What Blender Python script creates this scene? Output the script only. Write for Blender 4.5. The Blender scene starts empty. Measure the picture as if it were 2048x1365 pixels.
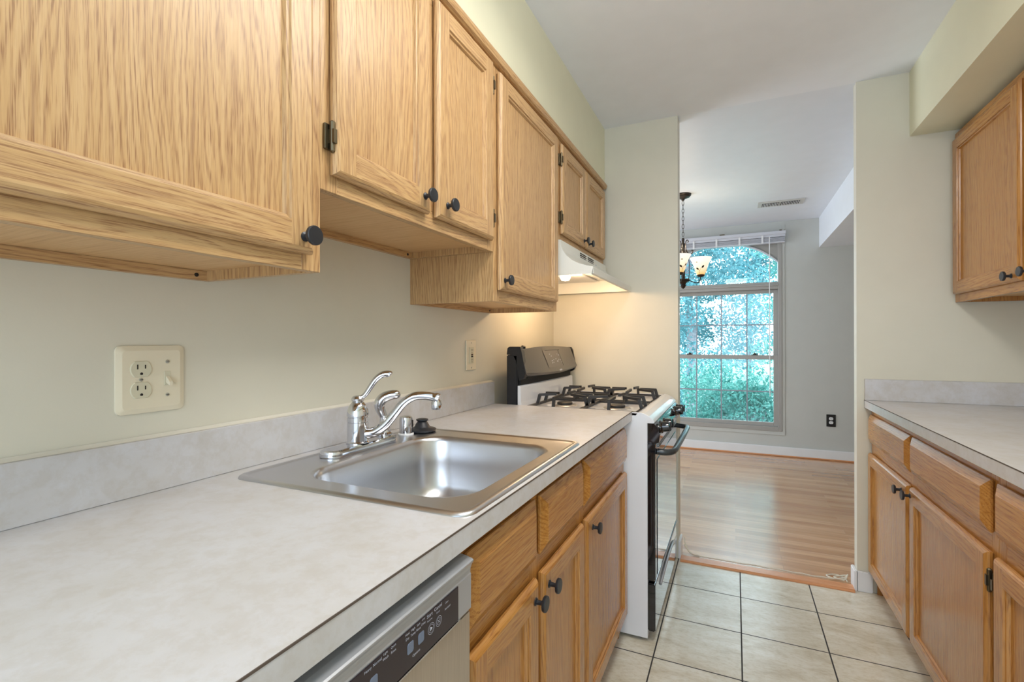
import bpy, bmesh, math, random
from mathutils import Vector, Matrix
random.seed(7)
PI = math.pi
scn = bpy.context.scene
COL = scn.collection

# ------------------------------------------------------------------ camera
cam_d = bpy.data.cameras.new('camera')
cam = bpy.data.objects.new('camera', cam_d)
COL.objects.link(cam)
cam.location = (1.0111, 0.0, 1.1961)
_y, _p, _r = .4321, .0007, -.0018
_f = Vector((-math.sin(_y)*math.cos(_p), math.cos(_y)*math.cos(_p), math.sin(_p)))
_ri = Vector((math.cos(_y), math.sin(_y), 0)); _u = _ri.cross(_f)
_R = _ri*math.cos(_r)+_u*math.sin(_r); _U = -_ri*math.sin(_r)+_u*math.cos(_r)
cam.rotation_euler = Matrix((_R, _U, -_f)).transposed().to_euler()
cam_d.sensor_width = 36; cam_d.lens = 967.7*36/2048
cam_d.clip_start = .02; cam_d.clip_end = 200
scn.camera = cam

# ------------------------------------------------------------------ world, sun, exposure
scn.view_settings.view_transform = 'Standard'
scn.view_settings.look = 'None'
scn.view_settings.gamma = 1
scn.view_settings.use_curve_mapping = False
scn.view_settings.exposure = -0.22
w = bpy.data.worlds.new('sky'); scn.world = w; w.use_nodes = True
bg = w.node_tree.nodes['Background']
bg.inputs[0].default_value = (.82, .94, 1.0, 1); bg.inputs[1].default_value = 9.0
sun_d = bpy.data.lights.new('sun', 'SUN'); sun_d.energy = 6.0; sun_d.angle = .02; sun_d.color = (1, .97, .9)
sun = bpy.data.objects.new('sun', sun_d); COL.objects.link(sun)
sun.rotation_euler = Vector((-.35, .62, -.75)).to_track_quat('-Z', 'Y').to_euler()

def area(name, loc, aim, sx, sy, power, color):
    d = bpy.data.lights.new(name, 'AREA'); d.shape = 'RECTANGLE'; d.size = sx; d.size_y = sy
    d.energy = power; d.color = color
    o = bpy.data.objects.new(name, d); COL.objects.link(o)
    o.location = loc
    o.rotation_euler = Vector(aim).to_track_quat('-Z', 'Y').to_euler()
    return o
# added cool fill from behind the camera; daylight from the dining room's side window
area('back_fill_light', (1.1, -1.55, 1.45), (0, 1, .02), 1.9, 1.7, 50, (.66, .81, 1.0))
area('side_window_daylight', (-1.72, 4.45, 1.35), (1, 0, 0), 1.9, 1.9, 80, (.80, .89, 1.0))

# ------------------------------------------------------------------ materials
def new_mat(name):
    m = bpy.data.materials.new(name); m.use_nodes = True
    return m, m.node_tree, m.node_tree.nodes['Principled BSDF']
def node(nt, t, **kw):
    n = nt.nodes.new(t)
    for k, v in kw.items(): setattr(n, k, v)
    return n
def ramp(nt, stops, inp=None):
    r = node(nt, 'ShaderNodeValToRGB'); cr = r.color_ramp
    while len(cr.elements) < len(stops): cr.elements.new(.5)
    for e, (p, c) in zip(cr.elements, stops):
        e.position = p; e.color = (*c, 1) if len(c) == 3 else c
    if inp is not None: nt.links.new(inp, r.inputs[0])
    return r
def coords(nt, scale, rnd=True, kind='Object'):
    tc = node(nt, 'ShaderNodeTexCoord'); mp = node(nt, 'ShaderNodeMapping')
    nt.links.new(tc.outputs[kind], mp.inputs[0]); mp.inputs['Scale'].default_value = scale
    if rnd:
        oi = node(nt, 'ShaderNodeObjectInfo'); mu = node(nt, 'ShaderNodeMath', operation='MULTIPLY')
        mu.inputs[1].default_value = 37.0
        nt.links.new(oi.outputs['Random'], mu.inputs[0]); nt.links.new(mu.outputs[0], mp.inputs['Location'])
    return mp.outputs[0]
def noise(nt, vec, scale, detail=3, rough=.55, dist=0):
    n = node(nt, 'ShaderNodeTexNoise'); nt.links.new(vec, n.inputs['Vector'])
    n.inputs['Scale'].default_value = scale; n.inputs['Detail'].default_value = detail
    n.inputs['Roughness'].default_value = rough; n.inputs['Distortion'].default_value = dist
    return n.outputs['Fac']
def bump(nt, bsdf, h, strength, dist=.002):
    b = node(nt, 'ShaderNodeBump'); b.inputs['Strength'].default_value = strength
    b.inputs['Distance'].default_value = dist
    nt.links.new(h, b.inputs['Height']); nt.links.new(b.outputs[0], bsdf.inputs['Normal'])
def mixc(nt, fac, a, b, mode='MIX'):
    m = node(nt, 'ShaderNodeMix', data_type='RGBA', blend_type=mode)
    for s, v in ((m.inputs[0], fac), (m.inputs[6], a), (m.inputs[7], b)):
        if hasattr(v, 'links') or hasattr(v, 'is_output'): nt.links.new(v, s)
        elif isinstance(v, (tuple, list)): s.default_value = (*v, 1)
        else: s.default_value = v
    return m.outputs[2]
def plain(name, col, rough=.5, metal=0, spec=.5, coat=0, bumps=None):
    m, nt, b = new_mat(name)
    b.inputs['Base Color'].default_value = (*col, 1); b.inputs['Roughness'].default_value = rough
    b.inputs['Metallic'].default_value = metal; b.inputs['Specular IOR Level'].default_value = spec
    b.inputs['Coat Weight'].default_value = coat
    v = coords(nt, (1, 1, 1), False)
    n = noise(nt, v, 9, 2)
    r = ramp(nt, [(.3, tuple(c*.985 for c in col)), (.7, tuple(min(1, c*1.01) for c in col))], n)
    nt.links.new(r.outputs[0], b.inputs['Base Color'])
    if bumps: bump(nt, b, noise(nt, v, bumps[0], 4), bumps[1], bumps[2] if len(bumps) > 2 else .001)
    return m
def oak(name, grain, light, mid, dark, rough=.33, pore=1.0, coat=.12):
    """honey oak; grain = axis index the fibres run along"""
    m, nt, b = new_mat(name)
    def vec(k):
        q = [1.0, 1.0, 1.0]; q[grain] = k
        return coords(nt, tuple(q))
    def math_(op, a, c):
        n = node(nt, 'ShaderNodeMath', operation=op)
        for k, v_ in enumerate((a, c)):
            if isinstance(v_, (int, float)): n.inputs[k].default_value = v_
            elif v_ is not None: nt.links.new(v_, n.inputs[k])
        return n.outputs[0]
    fine = noise(nt, vec(.030), 800, 2, .6)                  # open pores
    med = noise(nt, vec(.040), 120, 4, .65, .5)              # broad tone streaks
    warp = noise(nt, vec(.16), 8, 3, .5, .2)                 # cathedral figure
    sp = node(nt, 'ShaderNodeSeparateXYZ'); nt.links.new(coords(nt, (1, 1, 1)), sp.inputs[0])
    ax = [k for k in range(3) if k != grain]
    ph = math_('ADD', math_('MULTIPLY', math_('ADD', sp.outputs[ax[0]], sp.outputs[ax[1]]), 620.0), math_('MULTIPLY', warp, 95.0))
    ring = math_('MULTIPLY_ADD', math_('SINE', ph, None), .5)
    nt.nodes[ring.node.name].inputs[2].default_value = .5
    base = ramp(nt, [(.30, dark), (.44, mid), (.64, light)], med)
    rr_ = ramp(nt, [(.45, (0, 0, 0)), (.95, (1, 1, 1))], ring)
    pr = ramp(nt, [(.40, (1, 1, 1)), (.60, (.12, .12, .12))], fine)
    f1 = math_('MULTIPLY', rr_.outputs[0], pr.outputs[0])
    f2 = math_('MULTIPLY', f1, .75*pore)
    dk = tuple(c*k for c, k in zip(dark, (.80, .70, .62)))
    c1 = mixc(nt, f2, base.outputs[0], dk)
    sc_ = ramp(nt, [(.36, (.62, .50, .42)), (.47, (1, 1, 1))], fine)
    c2 = mixc(nt, .45*pore, c1, sc_.outputs[0], 'MULTIPLY')
    nt.links.new(c2, b.inputs['Base Color'])
    b.inputs['Roughness'].default_value = rough
    b.inputs['Specular IOR Level'].default_value = .5
    b.inputs['Coat Weight'].default_value = coat; b.inputs['Coat Roughness'].default_value = .25
    bump(nt, b, fine, .25, .0006)
    return m
OL, OM, OD = (.61, .395, .190), (.56, .345, .150), (.42, .245, .118)
oakV = oak('oak_vertical_grain', 2, OL, OM, OD, .38, 1.15, .06)
oakH = oak('oak_horizontal_grain', 1, OL, OM, OD, .38, 1.1, .06)
oakX = oak('oak_cross_grain', 0, OL, OM, OD)
birch = oak('pale_birch_panel', 0, (.72, .47, .23), (.68, .42, .19), (.60, .35, .15), .5, .3)
LL, LM, LD = (.52, .255, .068), (.46, .205, .046), (.34, .14, .033)  # same oak tinted darker; weaker light on these cabinets put into the colour
oakVdim = oak('shaded_oak_vertical_grain', 2, LL, LM, LD, .24, 1.0, .2)
oakHdim = oak('shaded_oak_horizontal_grain', 1, LL, LM, LD, .24, 1.0, .2)
cream = plain('cream_wall_paint', (.695, .665, .55), .45, bumps=(220, .12))
creamS = plain('pale_yellow_wall_paint', (.80, .785, .58), .42, bumps=(220, .12))
grey = plain('grey_wall_paint', (.565, .58, .555), .5, bumps=(200, .12))
ceilm = plain('grey_ceiling_paint', (.86, .89, .94), .6, bumps=(160, .15))
ceild = plain('white_ceiling_paint', (.80, .84, .90), .45, bumps=(120, .2))
whitep = plain('white_trim_paint', (.82, .83, .84), .35)
enamel = plain('white_enamel', (.80, .81, .84), .16, coat=.4)
almond = plain('almond_plastic', (.78, .71, .54), .35)
almondd = plain('almond_socket', (.66, .62, .46), .35)
hoodm = plain('cream_white_hood_enamel', (.78, .78, .72), .3)
black = plain('black_plastic', (.012, .012, .014), .25)
blackgl = plain('black_gloss_enamel', (.008, .008, .01), .06, coat=.6)
iron = plain('black_cast_iron', (.025, .023, .022), .42, bumps=(500, .4))
knobm = plain('matte_black_knob', (.018, .02, .024), .38)
slot = plain('dark_slot', (.02, .015, .012), .7)
rubber = plain('black_rubber', (.02, .022, .028), .45)
brass = plain('antique_brass', (.16, .13, .08), .35, .9)
chrome = plain('chrome', (.66, .67, .70), .07, 1)
screwm = plain('steel_screw', (.45, .45, .40), .35, .8)
titan = plain('graphite_console', (.12, .112, .10), .30, .45)
bronze = plain('dark_bronze', (.045, .036, .030), .38, .7, bumps=(90, .5))
goldtrim = plain('dull_gold', (.40, .27, .11), .35, .8)
vinylw = plain('grey_vinyl_window', (.38, .37, .35), .4)
muntm = plain('grey_muntin', (.30, .32, .38), .4)
blindm = plain('grey_white_blind', (.62, .64, .70), .4)
cablem = plain('off_white_cable', (.72, .68, .56), .4)
labelm = plain('pale_print', (.55, .58, .68), .5)
buttonm = plain('grey_blue_button', (.16, .20, .28), .4)
panelm = plain('dark_plum_panel', (.022, .016, .022), .18)
dw_steel = plain('dishwasher_console_steel', (.46, .47, .49), .3, .45)
seam = plain('dark_laminate_seam', (.10, .075, .06), .6)
caulk = plain('white_caulk', (.74, .71, .62), .6)
trunkm = plain('tree_bark', (.16, .17, .20), .9, bumps=(12, .8, .02))
insul = plain('dark_cavity', (.02, .02, .02), .9)

def emis(name, col, s):
    m, nt, b = new_mat(name)
    b.inputs['Emission Color'].default_value = (*col, 1); b.inputs['Emission Strength'].default_value = s
    b.inputs['Base Color'].default_value = (*col, 1)
    return m
bulb_w = emis('lit_bulb', (1, .86, .62), 9)
lens_w = emis('lit_hood_lens', (1, .82, .58), 3)
diffuser = emis('lit_ceiling_diffuser', (1, .975, .94), 9.0)

def steel():
    m, nt, b = new_mat('brushed_stainless_steel')
    v = coords(nt, (.5, .5, .5), False)
    f = noise(nt, v, 900, 2)
    r = ramp(nt, [(.3, (.60, .60, .62)), (.7, (.61, .61, .63))], f)
    nt.links.new(r.outputs[0], b.inputs['Base Color'])
    b.inputs['Metallic'].default_value = 1; b.inputs['Roughness'].default_value = .30
    rr_ = ramp(nt, [(.3, (.285,)*3), (.7, (.295,)*3)], f); nt.links.new(rr_.outputs[0], b.inputs['Roughness'])
    return m
steelm = steel()
def dsteel():
    m, nt, b = new_mat('dishwasher_door_steel')
    v = coords(nt, (1, 1, .02), False); f = noise(nt, v, 600, 2)
    r = ramp(nt, [(.3, (.50, .45, .38)), (.7, (.58, .53, .45))], f)
    nt.links.new(r.outputs[0], b.inputs['Base Color'])
    b.inputs['Metallic'].default_value = .8; b.inputs['Roughness'].default_value = .36
    return m
dsteelm = dsteel()
def laminate():
    m, nt, b = new_mat('mottled_beige_laminate')
    v = coords(nt, (1, 1, 1), False)
    a = noise(nt, v, 7, 5, .62, .6); c = noise(nt, v, 38, 5, .7, .3)
    r1 = ramp(nt, [(.35, (.56, .54, .52)), (.62, (.615, .61, .625))], a)
    r2 = ramp(nt, [(.40, (.90, .87, .82)), (.55, (1, 1, 1))], c)
    nt.links.new(mixc(nt, .55, r1.outputs[0], r2.outputs[0], 'MULTIPLY'), b.inputs['Base Color'])
    b.inputs['Roughness'].default_value = .30
    bump(nt, b, noise(nt, v, 300, 3), .08, .0005)
    return m
lam = laminate()
def tiles():
    m, nt, b = new_mat('cream_ceramic_floor_tile')
    tc = node(nt, 'ShaderNodeTexCoord'); sx = node(nt, 'ShaderNodeSeparateXYZ'); nt.links.new(tc.outputs['Object'], sx.inputs[0])
    P_ = .305
    def grid(out, off):
        a = node(nt, 'ShaderNodeMath', operation='SUBTRACT'); a.inputs[1].default_value = off; nt.links.new(out, a.inputs[0])
        d = node(nt, 'ShaderNodeMath', operation='DIVIDE'); d.inputs[1].default_value = P_; nt.links.new(a.outputs[0], d.inputs[0])
        pp = node(nt, 'ShaderNodeMath', operation='PINGPONG'); pp.inputs[1].default_value = .5; nt.links.new(d.outputs[0], pp.inputs[0])
        fl = node(nt, 'ShaderNodeMath', operation='FLOOR'); nt.links.new(d.outputs[0], fl.inputs[0])
        return pp.outputs[0], fl.outputs[0]
    gx, fx = grid(sx.outputs[0], .727); gy, fy = grid(sx.outputs[1], 2.190-.305*9)
    mn = node(nt, 'ShaderNodeMath', operation='MINIMUM'); nt.links.new(gx, mn.inputs[0]); nt.links.new(gy, mn.inputs[1])
    lt = node(nt, 'ShaderNodeMath', operation='LESS_THAN'); lt.inputs[1].default_value = .0085; nt.links.new(mn.outputs[0], lt.inputs[0])
    cb = node(nt, 'ShaderNodeCombineXYZ'); nt.links.new(fx, cb.inputs[0]); nt.links.new(fy, cb.inputs[1])
    sc = node(nt, 'ShaderNodeVectorMath', operation='MULTIPLY_ADD'); sc.inputs[1].default_value = (5.3, 7.1, 1)
    nt.links.new(cb.outputs[0], sc.inputs[0]); nt.links.new(tc.outputs['Object'], sc.inputs[2])
    st = node(nt, 'ShaderNodeMapping'); st.inputs['Scale'].default_value = (1, 2.2, 1); nt.links.new(sc.outputs[0], st.inputs[0])
    a = noise(nt, st.outputs[0], 5, 6, .65, .5); c = noise(nt, st.outputs[0], 45, 4, .7)
    r1 = ramp(nt, [(.30, (.56, .50, .37)), (.48, (.70, .66, .54)), (.66, (.78, .76, .67))], a)
    r2 = ramp(nt, [(.36, (.80, .74, .62)), (.52, (1, 1, 1))], c)
    base = mixc(nt, .5, r1.outputs[0], r2.outputs[0], 'MULTIPLY')
    fin = mixc(nt, lt.outputs[0], base, (.035, .032, .03))
    nt.links.new(fin, b.inputs['Base Color'])
    rr_ = mixc(nt, lt.outputs[0], (.20, .20, .20), (.8, .8, .8)); nt.links.new(rr_, b.inputs['Roughness'])
    inv = node(nt, 'ShaderNodeMath', operation='SUBTRACT'); inv.inputs[0].default_value = 1; nt.links.new(lt.outputs[0], inv.inputs[1])
    bump(nt, b, inv.outputs[0], .4, .002)
    return m
tilem = tiles()
def planks():
    m, nt, b = new_mat('oak_strip_laminate_floor')
    tc = node(nt, 'ShaderNodeTexCoord')
    br = node(nt, 'ShaderNodeTexBrick'); nt.links.new(tc.outputs['Object'], br.inputs[0])
    br.inputs['Color1'].default_value = (.52, .27, .12, 1); br.inputs['Color2'].default_value = (.74, .45, .23, 1)
    br.inputs['Mortar'].default_value = (.48, .28, .15, 1)
    br.inputs['Scale'].default_value = 1; br.inputs['Mortar Size'].default_value = .0012
    br.inputs['Brick Width'].default_value = .62; br.inputs['Row Height'].default_value = .064
    br.offset = .37; br.inputs['Bias'].default_value = -.1
    v = coords(nt, (.06, 1, 1), False); a = noise(nt, v, 45, 4, .6, .5); c = noise(nt, v, 9, 3)
    r = ramp(nt, [(.32, (.62, .50, .42)), (.60, (1, 1, 1))], a)
    r2 = ramp(nt, [(.35, (.78, .70, .66)), (.65, (1, 1, 1))], c)
    x = mixc(nt, .55, br.outputs[0], r.outputs[0], 'MULTIPLY'); x = mixc(nt, .6, x, r2.outputs[0], 'MULTIPLY')
    nt.links.new(x, b.inputs['Base Color'])
    b.inputs['Roughness'].default_value = .26; b.inputs['Coat Weight'].default_value = .8; b.inputs['Coat Roughness'].default_value = .20
    bump(nt, b, a, .05, .0008)
    return m
plankm = planks()
thresh = oak('orange_oak_threshold', 0, (.72, .36, .17), (.66, .30, .13), (.55, .22, .08), .3, .6)
def glassm(name, tint, gloss=.06):
    m, nt, b = new_mat(name); nt.nodes.remove(b)
    out = nt.nodes['Material Output']
    t = node(nt, 'ShaderNodeBsdfTransparent'); t.inputs[0].default_value = (*tint, 1)
    g = node(nt, 'ShaderNodeBsdfGlossy'); g.inputs['Roughness'].default_value = .02
    fr = node(nt, 'ShaderNodeFresnel'); fr.inputs[0].default_value = 1.45
    mx = node(nt, 'ShaderNodeMixShader')
    nt.links.new(fr.outputs[0], mx.inputs[0]); nt.links.new(t.outputs[0], mx.inputs[1]); nt.links.new(g.outputs[0], mx.inputs[2])
    nt.links.new(mx.outputs[0], out.inputs[0])
    return m
panem = glassm('window_glass', (.94, .985, 1.0))
def leafm(name, c1, c2):
    m, nt, b = new_mat(name)
    v = coords(nt, (1, 1, 1), False); n = noise(nt, v, 9, 2)
    r = ramp(nt, [(.35, c1), (.65, c2)], n)
    nt.links.new(r.outputs[0], b.inputs['Base Color']); b.inputs['Roughness'].default_value = .5
    tr = node(nt, 'ShaderNodeBsdfTranslucent'); nt.links.new(r.outputs[0], tr.inputs[0])
    mx = node(nt, 'ShaderNodeMixShader'); mx.inputs[0].default_value = .4
    nt.links.new(b.outputs[0], mx.inputs[1]); nt.links.new(tr.outputs[0], mx.inputs[2])
    nt.links.new(mx.outputs[0], nt.nodes['Material Output'].inputs[0])
    return m
leaf1 = leafm('blue_green_leaves', (.035, .155, .19), (.10, .28, .32))
leaf2 = leafm('fresh_green_leaves', (.030, .18, .165), (.10, .33, .29))
grassm = leafm('pale_lawn', (.12, .30, .25), (.18, .36, .32))
def shadem():
    m, nt, b = new_mat('frosted_amber_glass_shade')
    tc = node(nt, 'ShaderNodeTexCoord'); s = node(nt, 'ShaderNodeSeparateXYZ'); nt.links.new(tc.outputs['Object'], s.inputs[0])
    mr = node(nt, 'ShaderNodeMapRange'); mr.inputs[1].default_value = .0; mr.inputs[2].default_value = .13
    nt.links.new(s.outputs[2], mr.inputs[0])
    r = ramp(nt, [(0, (.85, .55, .20)), (.45, (.95, .82, .60)), (1, (.97, .93, .85))], mr.outputs[0])
    nt.links.new(r.outputs[0], b.inputs['Base Color']); nt.links.new(r.outputs[0], b.inputs['Emission Color'])
    b.inputs['Emission Strength'].default_value = .85; b.inputs['Roughness'].default_value = .35
    return m
shadeglass = shadem()

# ------------------------------------------------------------------ mesh helpers
class MB:
    def __init__(s): s.bm = bmesh.new(); s.mats = []
    def mi(s, m):
        if m not in s.mats: s.mats.append(m)
        return s.mats.index(m)
    def box(s, x0, x1, y0, y1, z0, z1, m, bev=0, seg=1):
        b2 = bmesh.new(); bmesh.ops.create_cube(b2, size=1)
        for v in b2.verts:
            v.co = ((x0+x1)/2+v.co.x*abs(x1-x0), (y0+y1)/2+v.co.y*abs(y1-y0), (z0+z1)/2+v.co.z*abs(z1-z0))
        if bev: bmesh.ops.bevel(b2, geom=b2.edges[:], offset=bev, segments=seg, affect='EDGES', clamp_overlap=True)
        s.add(b2, m); return s
    def add(s, b2, m, M=None):
        if M is not None: b2.transform(M)
        k = s.mi(m); mp = {}
        for v in b2.verts: mp[v] = s.bm.verts.new(v.co)
        for f in b2.faces:
            try: nf = s.bm.faces.new([mp[v] for v in f.verts]); nf.material_index = k; nf.smooth = f.smooth
            except ValueError: pass
        b2.free()
    def poly(s, pts, m, smooth=False):
        vs = [s.bm.verts.new(p) for p in pts]; f = s.bm.faces.new(vs); f.material_index = s.mi(m); f.smooth = smooth; return f
    def loft(s, loops, m, cap0=False, cap1=False, closed=True, smooth=True):
        k = s.mi(m); L = [[s.bm.verts.new(p) for p in lp] for lp in loops]
        n = len(L[0])
        for a, b in zip(L[:-1], L[1:]):
            for i in range(n if closed else n-1):
                j = (i+1) % n
                try: f = s.bm.faces.new((a[i], a[j], b[j], b[i])); f.material_index = k; f.smooth = smooth
                except ValueError: pass
        if cap0: f = s.bm.faces.new(L[0][::-1]); f.material_index = k
        if cap1: f = s.bm.faces.new(L[-1]); f.material_index = k
        return s
    def lathe(s, prof, c, m, axis=(0, 0, 1), n=24, cap0=True, cap1=True, smooth=True):
        ax = Vector(axis).normalized(); q = Vector((0, 0, 1)).rotation_difference(ax); c = Vector(c)
        loops = [[c+q @ Vector((r*math.cos(2*PI*i/n), r*math.sin(2*PI*i/n), h)) for i in range(n)] for r, h in prof]
        return s.loft(loops, m, cap0, cap1, smooth=smooth)
    def tube(s, path, r, m, n=10, caps=True, flat=1.0):
        path = [Vector(p) for p in path]; N = len(path)
        rs = r if isinstance(r, (list, tuple)) else [r]*N
        up = Vector((0, 0, 1)); loops = []; prev = None
        for i, p in enumerate(path):
            t = (path[min(i+1, N-1)]-path[max(i-1, 0)]).normalized()
            if prev is None:
                a = t.cross(up) if abs(t.z) < .95 else t.cross(Vector((1, 0, 0)))
            else: a = prev-t*prev.dot(t)
            a.normalize(); prev = a; b = t.cross(a)
            loops.append([p+a*math.cos(2*PI*k/n)*rs[i]+b*math.sin(2*PI*k/n)*rs[i]*flat for k in range(n)])
        return s.loft(loops, m, caps, caps)
    def prism(s, pts, axis, a, b, m, bev=0, smooth=False):
        """pts: 2D polygon; extruded along axis from a to b"""
        def mk(p, t):
            if axis == 'y': return (p[0], t, p[1])
            if axis == 'x': return (t, p[0], p[1])
            return (p[0], p[1], t)
        b2 = bmesh.new()
        A = [b2.verts.new(mk(p, a)) for p in pts]; B = [b2.verts.new(mk(p, b)) for p in pts]
        n = len(pts); b2.faces.new(A[::-1]); b2.faces.new(B)
        for i in range(n):
            f = b2.faces.new((A[i], A[(i+1) % n], B[(i+1) % n], B[i])); f.smooth = smooth
        if bev: bmesh.ops.bevel(b2, geom=b2.edges[:], offset=bev, segments=1, affect='EDGES', clamp_overlap=True)
        s.add(b2, m); return s
    def text(s, body, size, mapf, m, align='CENTER'):
        cu = bpy.data.curves.new('t', 'FONT'); cu.body = body; cu.size = size; cu.align_x = align; cu.align_y = 'CENTER'; cu.resolution_u = 2
        o = bpy.data.objects.new('t', cu); COL.objects.link(o)
        bpy.context.view_layer.update()
        me = o.evaluated_get(bpy.context.evaluated_depsgraph_get()).to_mesh()
        k = s.mi(m); vs = [s.bm.verts.new(mapf(v.co.x, v.co.y)) for v in me.vertices]
        for p in me.polygons:
            try: f = s.bm.faces.new([vs[i] for i in p.vertices]); f.material_index = k
            except ValueError: pass
        bpy.data.objects.remove(o); bpy.data.curves.remove(cu)
        return s
    def build(s, name, parent=None, origin=None, label=None, recalc=True, smooth=None):
        if recalc: bmesh.ops.recalc_face_normals(s.bm, faces=s.bm.faces[:])
        for e in s.bm.edges:
            if len(e.link_faces) == 2 and e.calc_face_angle(0) > .62: e.smooth = False
        w = Vector(wpos(parent)) if parent is not None else Vector(origin or (0, 0, 0))
        if origin is not None: w = Vector(origin)
        bmesh.ops.translate(s.bm, verts=s.bm.verts[:], vec=-w)
        me = bpy.data.meshes.new(name); s.bm.to_mesh(me); s.bm.free()
        for m in s.mats: me.materials.append(m)
        o = bpy.data.objects.new(name, me); COL.objects.link(o)
        if parent is not None:
            o.parent = parent; o.location = w-Vector(wpos(parent))
        else: o.location = w
        if smooth:
            pass
        if label: o['label'] = label
        return o
def wpos(o):
    v = Vector((0, 0, 0))
    while o is not None: v += o.location; o = o.parent
    return v
def thing(name, label, cat, loc, group=None):
    o = bpy.data.objects.new(name, None); COL.objects.link(o); o.location = loc
    o.empty_display_size = .05
    o['label'] = label; o['category'] = cat
    if group: o['group'] = group
    return o
def tag(o, label, cat, group=None):
    o['label'] = label; o['category'] = cat
    if group: o['group'] = group
    return o
def struct(name, mb, **k):
    o = mb.build(name, **k); o['kind'] = 'structure'; return o
def rr(cx, cy, hx, hy, r, z, n=6):
    pts = []
    for (sx, sy, a0) in ((1, 1, 0), (-1, 1, 90), (-1, -1, 180), (1, -1, 270)):
        for i in range(n+1):
            a = math.radians(a0+90*i/n)
            pts.append((cx+sx*(hx-r)+r*math.cos(a), cy+sy*(hy-r)+r*math.sin(a), z))
    return pts

# ================================================================== SETTING
H = 2.438; YP = 2.80; YD = 2.845; YF = 5.728; XR = 2.205
YB = -1.7
struct('floor', MB().box(-.1, XR+.1, YB, 2.80, -.06, 0, tilem))
struct('floor_dining', MB().box(-1.9, 3.4, 2.80, YF+.1, -.06, 0.0, plankm))
struct('ceiling', MB().box(-.1, XR+.1, YB, YP+.01, H, H+.08, ceilm))
struct('ceiling_dining', MB().box(-1.9, 3.4, YP+.01, YF+.1, H, H+.08, ceild))
struct('wall_left', MB().box(-.1, 0, YB, YP, 0, H, cream))
struct('wall_right', MB().box(XR, XR+.1, YB, YP, 0, H, cream))
struct('wall_back', MB().box(-.1, XR+.1, YB-.1, YB, 0, H, cream))
struct('wall_end_left', MB().box(-1.9, .726, YP, YP+.10, 0, H, cream))
struct('wall_end_right', MB().box(1.54, 3.4, YP, YD+.01, 0, H, cream))
struct('wall_soffit_left', MB().box(0, .319, YB, YP, 2.108, H, creamS))
struct('wall_soffit_right', MB().box(1.745, XR, YB, YP, 2.140, H, creamS))
# dining room
mb = MB()
WX0, WX1, WZ0, WZ1 = .325, 1.452, .255, 2.33
mb.box(-1.9, WX0, YF, YF+.12, 0, H, grey).box(WX1, 3.4, YF, YF+.12, 0, H, grey)
mb.box(WX0, WX1, YF, YF+.12, 0, WZ0, grey).box(WX0, WX1, YF, YF+.12, WZ1, H, grey)
struct('wall_far', mb)
struct('wall_dining_left', MB().box(-2.0, -1.9, YP, YF+.1, 0, H, grey))
struct('wall_dining_right', MB().box(3.4, 3.5, YP, YF+.1, 0, H, grey))
struct('wall_bulkhead', MB().box(1.782, 3.4, YD+.01, YF, 2.139, H, ceild))
def baseboard(x0, x1, y0, y1, h=.095):
    b = MB(); b.box(x0, x1, y0, y1, 0, h, whitep, .004, 2); return b
b = baseboard(-1.9, 3.4, YF-.014, YF, .098)
b.prism([(0, 0), (0, .012), (-.004, .010), (-.010, .004), (-.012, 0)], 'x', -1.9, 3.4, whitep) if False else None
b.box(-1.9, 3.4, YF-.028, YF-.014, 0, .014, thresh, .003)
struct('baseboard_far', b)
b = MB(); b.box(1.526, 1.54, YP-.014, YD+.02, 0, .095, whitep, .003, 2).box(1.538, 1.60, YP-.014, YP, 0, .095, whitep, .003, 2)
struct('baseboard_right', b)
b = MB(); b.box(.726, .738, YP-.006, YP+.10, 0, .10, whitep, .003, 2)
struct('baseboard_left', b)
b = MB(); b.prism([(2.762, 0), (2.762, .004), (2.772, .010), (2.825, .012), (2.842, .004), (2.842, 0)], 'x', .738, 1.526, thresh)
struct('trim_1', b)
# cabinet rail moulding along the left soffit
b = MB(); b.prism([(.319, 2.072), (.330, 2.072), (.339, 2.076), (.343, 2.086), (.343, 2.094), (.337, 2.104), (.328, 2.110), (.319, 2.110)], 'y', .05, 2.76, oakH, smooth=False)
struct('trim_2', b)
# little wall marks
for (x, z) in ((.46, 2.01), (.47, 1.78)):
    pass

# window ------------------------------------------------------------
win = bpy.data.objects.new('window_1', None); COL.objects.link(win); win.location = (.873, YF, WZ0); win['kind'] = 'structure'
def spart(name, mb, parent=win): o = mb.build(name, parent); return o
f = MB()
f.box(WX0, .345, YF-.012, YF+.10, WZ0, WZ1, vinylw, .002)
f.box(1.417, WX1, YF-.012, YF+.10, WZ0, WZ1, vinylw, .002)
f.box(.345, 1.417, YF-.012, YF+.10, WZ0, .300, vinylw, .002)
f.box(.345, 1.417, YF-.008, YF+.10, 1.738, 1.812, vinylw, .002)
f.box(.345, 1.417, YF-.022, YF-.006, 1.770, 1.785, vinylw, .002)
f.box(.345, 1.417, YF-.012, YF+.10, 2.31, WZ1, vinylw)
spart('window_frame', f)
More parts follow.
